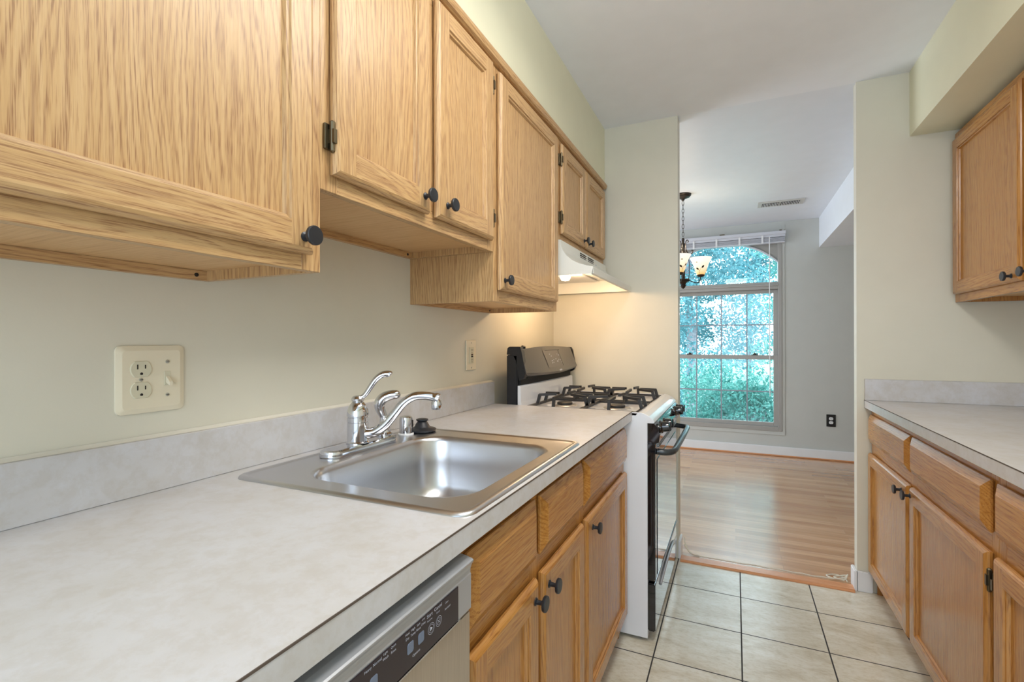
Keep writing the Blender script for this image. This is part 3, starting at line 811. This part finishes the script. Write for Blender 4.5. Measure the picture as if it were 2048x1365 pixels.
b.tube(pl, [(.010+.005*math.sin(PI*i/len(pl))) if i < len(pl)-2 else (.009 if i == len(pl)-2 else .004) for i in range(len(pl))], chrome, 14); b.build('spray_head', sp)
ag = thing('air_gap_cap', 'small chrome cylindrical air gap cap beside the rubber stopper', 'air gap', (.116, 1.182, ZD))
b = MB(); b.lathe([(.0235, 0), (.0235, .004), (.020, .0055)], (.116, 1.182, ZD), whitep, n=24); b.build('collar', ag, label='white base collar')
b = MB(); b.lathe([(.0195, .005), (.0195, .047), (.0180, .053), (.012, .056), (.002, .057)], (.116, 1.182, ZD), chrome, n=28); b.build('cap', ag)
b = MB(); b.box(.1325, .1368, 1.186, 1.1905, ZD+.024, ZD+.044, slot); b.build('vent_slot', ag)
st = thing('sink_stopper', 'black rubber sink stopper lying on the sink ledge', 'stopper', (.130, 1.245, ZD))
b = MB(); b.lathe([(.036, 0.0), (.041, .003), (.043, .008), (.040, .010), (.028, .012), (.024, .015), (.018, .026), (.0165, .028)], (.130, 1.245, ZD), rubber, n=32); b.build('flange', st)
b = MB(); b.lathe([(.0160, .0282), (.014, .031), (.0185, .035), (.0185, .038), (.012, .040)], (.130, 1.245, ZD), rubber, n=28); b.build('grip', st)

# ================================================================== WALL PLATES
pt = thing('wall_plate', 'almond double plate with two sockets and a light switch on the left wall', 'wall plate', (0, .548, 1.126))
b = MB(); b.loft([[(.0004, y, z) for y, z, _ in [(p[0], p[1], 0) for p in rr(.548, 1.126, .0595, .0635, .010, 0)]],
                  [(.004, p[0], p[1]) for p in rr(.548, 1.126, .059, .063, .010, 0)],
                  [(.0075, p[0], p[1]) for p in rr(.548, 1.126, .050, .054, .007, 0)]], almond, False, True, smooth=False); b.build('plate', pt)
duplex(pt, .528, 1.126, 'x', .0075, almondd)
for (y, z) in ((.528, 1.126), (.574, 1.158), (.574, 1.094)):
    b = MB(); b.lathe([(.0034, 0), (.0034, .0012), (.002, .0018)], (.0076, y, z), screwm, (1, 0, 0), 12)
    b.box(.0093, .0096, y-.0028, y+.0028, z-.0004, z+.0004, slot)
    b.build('screw', pt)
b = MB(); b.box(.0076, .0086, .5685, .5795, 1.1125, 1.1395, almondd, .0003); b.prism([(.0087, 1.1175), (.0205, 1.112), (.0205, 1.1195), (.0087, 1.1305)], 'y', .5705, .5775, almond, .0006); b.build('toggle', pt)
gf = thing('wall_outlet', 'slim almond outlet with test buttons on the left wall beside the range', 'outlet', (0, 1.775, 1.138))
GY = 1.772
b = MB(); b.box(.0004, .006, GY-.041, GY+.041, 1.076, 1.200, almond, .002); b.build('plate', gf)
b = MB(); b.box(.0062, .009, GY-.017, GY+.017, 1.104, 1.172, almondd, .001); k = b.build('socket_block', gf)
for dz in (.020, -.020):
    b = MB()
    for u in (-.006, .006): b.box(.0090, .0093, GY+u-.001, GY+u+.001, 1.138+dz-.002, 1.138+dz+.006, slot)
    b.box(.0090, .0093, GY-.002, GY+.002, 1.138+dz-.010, 1.138+dz-.006, slot)
    b.build('slots', k)
b = MB(); b.box(.0090, .0108, GY-.007, GY+.007, 1.1385, 1.1445, plain('brown_button', (.09, .03, .015), .4), .0005); b.build('reset_button', k, label='dark brown button')
b = MB(); b.box(.0090, .0108, GY-.007, GY+.007, 1.1300, 1.1360, black, .0005); b.build('test_button', k, label='black button')
for z in (1.190, 1.086):
    b = MB(); b.lathe([(.0032, 0), (.0032, .001), (.002, .0014)], (.0061, GY, z), screwm, (1, 0, 0), 10); b.build('screw', gf)

# ================================================================== DISHWASHER
dw = thing('dishwasher', 'stainless dishwasher with dark control strip under the left counter', 'dishwasher', (.33, .36, 0))
D0, D1 = .060, .664; DX = .636
b = MB(); b.box(.03, .60, D0+.004, D1-.004, .02, .86, insul); b.build('tub', dw)
b = MB()
prof = [(.600, .8600), (.622, .8585), (.6355, .8555), (.6378, .8538), (.6378, .8520), (.6345, .8460), (.6322, .8390), (.6320, .8330), (.6332, .8310), (.6330, .7775), (.600, .7775)]
b.prism(prof, 'y', D0, D1, dw_steel)
b.build('console', dw)
b = MB(); y1 = .6235; 
b.box(.6332, .6348, .10, y1, .7790, .8300, panelm, .0007); pn = b.build('control_panel', dw, label='dark plum control strip')
b = MB(); b.box(.6332, .6356, .10, y1+.004, .7765, .7786, chrome); b.build('chrome_trim', dw)
b = MB(); b.box(.604, .632, D0, D1, .10, .7755, dsteelm, .003, 2); b.build('door', dw, label='brushed stainless door')
b = MB(); b.box(.54, .55, D0, D1, .0, .095, black); b.build('toe_panel', dw)
XL = .6351
def pm(y, z): return lambda u, v: (XL, y+u, z+v)
def T(s_, y, z, size):
    b = MB(); b.text(s_, size*.82, pm(y, z), labelm); b.build('printed_word', pn, recalc=False, label='pale printed lettering')
T('Start', .5480, .8255, .0085); T('Resume', .5480, .8190, .0045)
T('Cancel', .5685, .8262, .0085); T('Drain', .5685, .8195, .0045)
T('Clean', .5905, .8225, .0045); T('Sanitized', .5925, .8140, .0050)
T('Heat', .4990, .8265, .0055); T('Dry', .4990, .8205, .0055)
T('High', .5110, .8265, .0055); T('Temp', .5110, .8205, .0055)
T('Sani', .5225, .8265, .0055); T('Rinse', .5225, .8205, .0055)
T('4 Hr', .5335, .8275, .0045); T('Delay', .5335, .8220, .0050)
T('Options', .5175, .7925, .0062)
T('Heavy', .4265, .8255, .0060); T('Normal', .4425, .8255, .0060)
T('Light', .4570, .8275, .0050); T('Wash', .4570, .8215, .0055)
T('Quick', .4715, .8275, .0050); T('Rinse', .4715, .8215, .0055)
T('Cycles', .4350, .7925, .0062)
def ringm(b, y, z, r0, r1, n=24):
    for i in range(n):
        a0, a1 = 2*PI*i/n, 2*PI*(i+1)/n
        b.poly([(XL, y+r0*math.cos(a0), z+r0*math.sin(a0)), (XL, y+r1*math.cos(a0), z+r1*math.sin(a0)), (XL, y+r1*math.cos(a1), z+r1*math.sin(a1)), (XL, y+r0*math.cos(a1), z+r0*math.sin(a1))], labelm)
b = MB()
ringm(b, .5515, .8055, .0072, .0077); ringm(b, .5515, .8055, .0052, .0056)
b.poly([(XL, .5492, .8085), (XL, .5545, .8055), (XL, .5492, .8025)], labelm)
b.build('start_button', pn, recalc=False)
b = MB(); ringm(b, .5700, .8060, .0066, .0071); ringm(b, .5700, .8060, .0046, .0050)
for sgn in (1, -1):
    d = .0025; e = .0005
    b.poly([(XL, .5700-d-e, .8060-sgn*d), (XL, .5700-d+e, .8060-sgn*d), (XL, .5700+d+e, .8060+sgn*d), (XL, .5700+d-e, .8060+sgn*d)], labelm)
b.build('cancel_button', pn, recalc=False)
for y in (.5055, .5285, .4365):
    b = MB(); b.loft([[(.6349, p[0], p[1]) for p in rr(y, .806, .0066, .0072, .003, 0)], [(.6353, p[0], p[1]) for p in rr(y, .806, .0062, .0068, .003, 0)]], buttonm, False, True); b.build('button', pn)

# ================================================================== RANGE
rg = thing('gas_range', 'white gas range with black oven front and black iron grates at the counter end', 'stove', (.40, 2.345, 0))
R0, R1 = 1.968, 2.726
b = MB(); b.box(.075, .694, R0, R1, .014, .872, enamel, .002); b.build('body', rg)
for x in (.12, .66):
    for y in (R0+.04, R1-.04):
        b = MB(); b.lathe([(.018, 0), (.018, .008), (.010, .010), (.010, .0135)], (x, y, 0), black, n=12); b.build('foot', rg)
# cooktop
b = MB(); ZT = .8965
prof = [(.142, .872), (.142, ZT), (.650, ZT), (.655, .909), (.664, .911), (.682, .907), (.702, .897), (.716, .884), (.722, .874), (.718, .870), (.690, .870)]
b.prism(prof, 'y', R0, R1, enamel, .0015)
for ya, yb in ((R0+.0005, R0+.012), (R1-.012, R1-.0005)): b.box(.146, .660, ya, yb, ZT-.002, .9085, enamel, .002)
b.box(.625, .663, R0+.0005, R0+.012, .89, .910, enamel, .002)
b.build('cooktop', rg)
b = MB(); 
pf = [(.158, ZT+.0005), (.150, ZT+.008), (.146, .925), (.144, .992), (.138, .998), (.130, .998), (.130, ZT+.0005)]
b.prism(pf, 'y', R0+.001, R1-.001, enamel, .001); b.build('riser', rg)
# backguard
b = MB(); b.box(.076, .1295, R0, R1, .873, 1.135, black, .004, 2)
b.prism([(.076, 1.136), (.080, 1.166), (.090, 1.172), (.142, 1.172), (.150, 1.150), (.170, 1.052), (.160, 1.030), (.135, 1.018), (.130, 1.06), (.124, 1.11), (.110, 1.136)], 'y', R0, R0+.030, black, .002)
b.prism([(.076, 1.136), (.080, 1.162), (.140, 1.162), (.150, 1.146), (.168, 1.050), (.160, 1.030), (.135, 1.018), (.110, 1.136)], 'y', R1-.02, R1, black, .002)
b.box(.076, .134, R0+.03, R1-.02, 1.136, 1.160, black)
b.box(.1297, .138, R0+.02, R1-.02, .999, 1.034, insul)
b.build('backguard', rg)
# curved console face
b = MB(); n = 24; cols = []
for i in range(n+1):
    t = i/n; y = R0+.004+(R1-.006-R0)*t; s_ = math.sin(PI*t)
    yt = R0+.006+(R1-.052-R0)*t
    cols.append([(.136, yt, 1.158+.014*s_), (.146+.004*s_, yt, 1.160+.012*s_), (.158+.012*s_, (yt+y)/2, 1.105+.004*s_), (.172+.016*s_, y, 1.056-.012*s_), (.166+.012*s_, y, 1.046-.014*s_), (.150, y, 1.036-.008*s_), (.136, y, 1.034-.004*s_)])
b.loft(cols, titan, False, False, closed=False); cap = [cols[0], cols[-1]]
for c_ in cap: b.poly(c_, titan)
cs = b.build('console', rg, label='graphite grey control console')
def cons(y, z):  # approx front surface
    t = (y-R0)/(R1-R0); s_ = math.sin(PI*max(0, min(1, t)))
    zt, zb = 1.160+.012*s_, 1.052-.010*s_; k_ = (z-zb)/(zt-zb)
    zm = 1.105+.004*s_
    if z > zm: return .158+.012*s_+(.146+.004*s_-.158-.012*s_)*(z-zm)/(zt-zm)
    return .172+.016*s_+(.158+.012*s_-.172-.016*s_)*(z-zb)/(zm-zb)
b = MB()
ys0, ys1 = 2.235, 2.450
def quadc(b, ya, yb, za, zb, lift, m, sh=.0):
    nn = 6
    for i in range(nn):
        z0 = za+(zb-za)*i/nn; z1 = za+(zb-za)*(i+1)/nn
        g = lambda z: -(z-za)/(zb-za)*sh
        b.poly([(cons(ya, z0)+lift, ya+g(z0), z0), (cons(yb, z0)+lift, yb+g(z0), z0), (cons(yb, z1)+lift, yb+g(z1), z1), (cons(ya, z1)+lift, ya+g(z1), z1)], m)
quadc(b, ys0, ys1, 1.068, 1.150, .0016, plain('touch_panel_grey', (.13, .12, .11), .3, .3), .03)
tp = b.build('touch_panel', cs, recalc=False)
b = MB(); quadc(b, ys1, ys1+.010, 1.068, 1.150, .0020, black, .03); quadc(b, ys0, ys1, 1.150, 1.153, .0020, black, 0); b.build('panel_border', tp, recalc=False)
b = MB()
for (y, z, w_) in ((2.26, 1.130, .010), (2.275, 1.120, .012), (2.37, 1.128, .008), (2.39, 1.122, .014), (2.27, 1.096, .014), (2.295, 1.100, .012), (2.33, 1.104, .012), (2.345, 1.092, .022), (2.375, 1.100, .010), (2.40, 1.096, .012), (2.41, 1.085, .008), (2.27, 1.086, .010), (2.29, 1.088, .010)):
    quadc(b, y+.02, y+.02+w_, z, z+.0035, .0024, labelm)
b.build('key_marks', tp, recalc=False, label='pale key markings')
b = MB()
for i in range(3): quadc(b, 2.378+i*.013, 2.378+i*.013+.010, 1.044, 1.053, .0015, labelm)
b.build('badge', cs, recalc=False, label='small pale badge')
b = MB(); b.lathe([(.012, 0), (.012, .010), (.006, .016)], (.10, 2.10, 1.1605), black, n=12); b.build('top_button', rg)
# control face, knobs
b = MB(); b.prism([(.6945, .8695), (.7195, .8695), (.735, .852), (.742, .826), (.738, .796), (.724, .790), (.6945, .790)], 'y', R0+.001, R1-.001, blackgl, .001)
b.build('knob_panel', rg, label='black glossy knob panel')
for y in (2.045, 2.130, 2.330-.02, 2.545, 2.630):
    if abs(y-2.31) < .01: continue
    b = MB(); ax = (1, 0, .12); c = (.736, y, .846)
    b.lathe([(.026, 0), (.026, .004), (.0215, .008), (.0205, .024), (.0185, .032), (.012, .034)], c, blackgl, ax, 24)
    b.box(.770, .7755, y-.0035, y+.0035, .833, .868, black, .001)
    b.build('burner_knob', rg)
b = MB()
for i in range(4): b.prism([(.7245-.0000, .789-i*.007), (.7275+.001*i, .789-i*.007), (.7275+.001*i, .7865-i*.007), (.7245, .7865-i*.007)], 'y', R0+.06, R1-.06, dw_steel)
b.build('vent_louvres', rg)
b = MB(); b.box(.6945, .724, R0+.001, R1-.001, .245, .789, blackgl, .004, 2); dr_ = b.build('oven_door', rg, label='black glossy oven door')
b = MB(); b.box(.7243, .7262, R0+.05, R1-.05, .255, .720, plain('oven_glass', (.02, .025, .04), .03, coat=1), .0005); b.build('glass', dr_)
hb = smoothpath([(.725, R0+.045, .752), (.752, R0+.048, .750), (.775, R0+.062, .750), (.787, R0+.095, .752), (.790, R0+.20, .755), (.792, 2.346, .757), (.790, R1-.20, .755), (.787, R1-.095, .752), (.775, R1-.062, .750), (.752, R1-.048, .750), (.725, R1-.045, .752)], 5)
b = MB(); b.tube(hb, .0125, plain('satin_black_handle', (.03, .035, .04), .22), 12, flat=1.0); b.build('door_handle', dr_)
b = MB(); b.box(.7243, .729, R0+.012, R1-.012, .236, .243, dw_steel, .001); b.build('chrome_strip', rg)
b = MB(); b.box(.6945, .7235, R0+.001, R1-.001, .045, .234, blackgl, .004, 2); dd = b.build('storage_drawer', rg, label='black glossy storage drawer')
b = MB(); hp = smoothpath([(.7245, R0+.14, .175), (.7285, R0+.25, .198), (.7290, 2.346, .205), (.7285, R1-.25, .198), (.7245, R1-.14, .175)], 6)
b.tube(hp, .006, dw_steel, 8); b.build('drawer_handle', dd)
b = MB(); b.box(.66, .690, R0+.03, R1-.03, .0, .029, black); b.build('kick_strip', rg)
# burners and grates
for x in (.285, .530):
    for y in (2.165, 2.530):
        b = MB(); b.lathe([(.060, 0), (.055, .003), (.040, .004)], (x, y, ZT+.0003), plain('bowl_grey', (.45, .44, .43), .3, .6), n=24)
        o_ = b.build('burner', rg, label='grey burner ring')
        b = MB(); b.lathe([(.034, .0045), (.036, .008), (.036, .013), (.032, .016), (.010, .017)], (x, y, ZT+.0003), iron, n=24); b.build('burner_cap', o_)
def bar(b, p, q, w_=.0085, h=.012):
    w_ *= 1.25; h *= 1.15
    p, q = Vector(p), Vector(q); d = q-p; L_ = d.length; d.normalize()
    side = d.cross(Vector((0, 0, 1)))
    if side.length < .1: side = Vector((1, 0, 0))
    side.normalize(); up = side.cross(d)
    loops = []
    for c_ in (p, q):
        loops.append([c_+side*w_/2+up*h/2, c_-side*w_/2+up*h/2, c_-side*w_/2-up*h/2, c_+side*w_/2-up*h/2])
    b.loft(loops, iron, True, True, smooth=False)
ZG = .949
for y in (2.165, 2.530):
    b = MB(); x0, x1, y0, y1 = .168, .648, y-.160, y+.160
    zf = ZT+.0065
    for a_, c_ in (((x0, y0), (x1, y0)), ((x1, y0), (x1, y1)), ((x1, y1), (x0, y1)), ((x0, y1), (x0, y0)), (((x0+x1)/2, y0), ((x0+x1)/2, y1))):
        bar(b, (a_[0], a_[1], zf), (c_[0], c_[1], zf), .010, .009)
    for bxx in (.285, .530):
        lo_x = x0 if bxx < .4 else (x0+x1)/2; hi_x = (x0+x1)/2 if bxx < .4 else x1
        for (sx_, sy_) in ((lo_x, y-.05), (lo_x, y+.05), (hi_x, y-.05), (hi_x, y+.05)):
            tx_, ty_ = bxx+(sx_-bxx)*.30, y+(sy_-y)*.35
            bar(b, (sx_, sy_, zf), (sx_+(bxx-sx_)*.10, sy_, ZG-.003), .009, .012)
            bar(b, (sx_+(bxx-sx_)*.06, sy_, ZG-.004), (tx_, ty_, ZG), .0085, .010)
        for s_ in (-1, 1):
            bar(b, (bxx, y+s_*.160, zf), (bxx, y+s_*.148, ZG-.002), .009, .012)
            bar(b, (bxx, y+s_*.155, ZG-.004), (bxx, y+s_*.045, ZG), .0085, .010)
    b.build('grate', rg)

# ================================================================== HOOD
hd = thing('range_hood', 'white under-cabinet range hood with its light on', 'range hood', (.24, 2.35, 1.48))
Y0, Y1 = 1.962, 2.752
crv = [(.320, 1.632), (.336, 1.630), (.338, 1.600), (.346, 1.582), (.362, 1.560), (.386, 1.540), (.416, 1.524), (.448, 1.513), (.476, 1.507), (.478, 1.503), (.478, 1.478), (.474, 1.4765)]
b = MB(); L1 = []
inn = [(x-.004, z-.003) for x, z in crv]
for yy in (Y0, Y1): L1.append([(x, yy, z) for x, z in crv]+[(x, yy, z) for x, z in inn[::-1]])
b.loft(L1, hoodm, True, True, smooth=False)
b.build('front_canopy', hd)
for ya, yb in ((Y0, Y0+.0035), (Y1-.0035, Y1)):
    b = MB(); b.prism([(.002, 1.4775)]+[(.470, 1.4775)]+[(x, z) for x, z in inn[::-1][1:]]+[(.002, 1.629)], 'y', ya, yb, hoodm); b.build('end_panel', hd)
b = MB(); b.box(.002, .335, Y0+.004, Y1-.004, 1.545, 1.550, hoodm).box(.002, .006, Y0+.004, Y1-.004, 1.478, 1.545, hoodm); b.build('inner_pan', hd)
b = MB(); b.box(.03, .30, 2.40, 2.70, 1.534, 1.5445, dw_steel, .002); b.build('grease_filter', hd)
b = MB(); n_ = 0
for g0 in (2.24, 2.375):
    for i in range(4):
        z = 1.618-i*.0095
        xx = .3384
        b.box(xx-.0004, xx+.0006, g0, g0+.105, z-.0022, z+.0022, slot)
b.build('vent_slots', hd, label='two blocks of dark vent slots')
b = MB(); b.box(.3384, .3396, 2.56, 2.60, 1.592, 1.598, labelm); b.box(.3384, .3396, 2.52, 2.535, 1.595, 1.603, labelm); b.build('switches', hd)
b = MB(); b.lathe([(.001, -.030), (.018, -.026), (.026, -.012), (.026, 0), (.016, .018), (.014, .03)], (.27, 2.22, 1.515), bulb_w, n=16); b.build('bulb', hd, label='glowing bulb')
b = MB(); b.prism([(.10, 1.5445), (.31, 1.5445), (.30, 1.530), (.12, 1.512)], 'y', 2.08, 2.34, lens_w) if False else None
b.box(.10, .24, 2.12, 2.34, 1.534, 1.5445, lens_w, .003); b.build('light_lens', hd, label='glowing light lens')
hl = bpy.data.lights.new('hood_lamp', 'POINT'); hl.energy = 5.5; hl.color = (1, .66, .38); hl.shadow_soft_size = .03
ho = bpy.data.objects.new('hood_lamp', hl); COL.objects.link(ho); ho.parent = hd; ho.location = (.05, 0.0, .010)

# ================================================================== OUTDOORS
random.seed(11)
g = MB(); g.box(-30, 30, YF+.3, 60, -.65, -.45, grassm); struct('ground', g)
def leaves(b, pts, size, m):
    for p in pts:
        s_ = size*random.uniform(.5, 1.2)
        a = Vector((random.gauss(0, 1), random.gauss(0, 1), random.gauss(0, 1))).normalized()
        c_ = a.cross(Vector((random.gauss(0, 1), random.gauss(0, 1), random.gauss(0, 1)))).normalized()
        p = Vector(p); b.poly([p-a*s_, p+c_*s_*.45, p+a*s_, p-c_*s_*.45], m)
def blob(c, r, n, shell=.5):
    out = []
    while len(out) < n:
        v = Vector((random.uniform(-1, 1), random.uniform(-1, 1), random.uniform(-1, 1)))
        if v.length > 1 or v.length < shell: continue
        out.append((c[0]+v.x*r[0], c[1]+v.y*r[1], c[2]+v.z*r[2]))
    return out
def tree(x, y, h, cr, n, m, label, clumps, base=-.5, trunk=.12, lz=.4, size=.10):
    t = thing('tree', label, 'tree', (x, y, base), )
    b = MB(); b.tube(smoothpath([(x, y, base), (x+.05, y, base+h*.25), (x-.04, y+.05, base+h*.5), (x, y, base+h*.75)]), [trunk*(1-.6*i/12) for i in range(13)], trunkm, 10); b.build('trunk', t)
    b = MB(); per = n//clumps
    for k_ in range(clumps):
        a = random.uniform(0, 2*PI); rad_ = cr*math.sqrt(random.random())*.85
        c_ = (x+rad_*math.cos(a), y+rad_*math.sin(a)*.7, base+h*(lz+(1-lz)*random.random()))
        leaves(b, blob(c_, (cr*.36, cr*.36, cr*.24), per), size, m)
    b.build('crown', t, recalc=False)
tree(.05, 12.0, 6.0, 1.9, 26000, leaf1, 'leafy tree with grey trunk seen through the left window panes', 40, lz=.20, trunk=.15, size=.050)
tree(3.0, 16.0, 7.0, 1.7, 13000, leaf2, 'greener tree in the middle distance behind the right window panes', 26, lz=.20, size=.060)
tree(-1.8, 19.5, 8.0, 2.3, 14000, leaf1, 'spreading blue-green tree behind the tree with the grey trunk', 28, lz=.12, size=.085)
tree(1.6, 25.5, 9.0, 3.2, 14000, leaf1, 'farthest blue-green tree beyond the lawn in the middle of the window', 28, lz=.12, size=.12)
def shrub(x, y, r, h, n, label, m):
    t = thing('shrub', label, 'shrub', (x, y, -.5))
    b = MB()
    for k_ in range(6):
        a = random.uniform(0, 2*PI); b.tube([(x, y, -.47), (x+.5*r*math.cos(a), y+.4*r*math.sin(a), -.5+h*.6)], .012, trunkm, 5)
    b.build('stems', t)
    b = MB(); pts = blob((x, y, -.5+h*.45), (r*1.02, r*.7, h*.46), n, .35)
    for k_ in range(44):   # upright shoots
        a = random.uniform(-r, r); pts += blob((x+a*.95, y+random.uniform(-.3, .3), -.5+h*random.uniform(.72, 1.06)), (.06, .06, random.uniform(.10, .22)), n//260, 0)
    leaves(b, pts, .032, m); b.build('foliage', t, recalc=False)
shrub(-.35, 7.6, .72, 1.02, 9000, 'low bushy shrub outside the left lower window panes', leaf1)
shrub(1.12, 7.5, .68, 1.24, 9000, 'bushy shrub with upright shoots outside the right lower window panes', leaf2)
shrub(.35, 9.6, 1.15, 1.20, 9000, 'round shrub standing behind the other two on the lawn', leaf2)
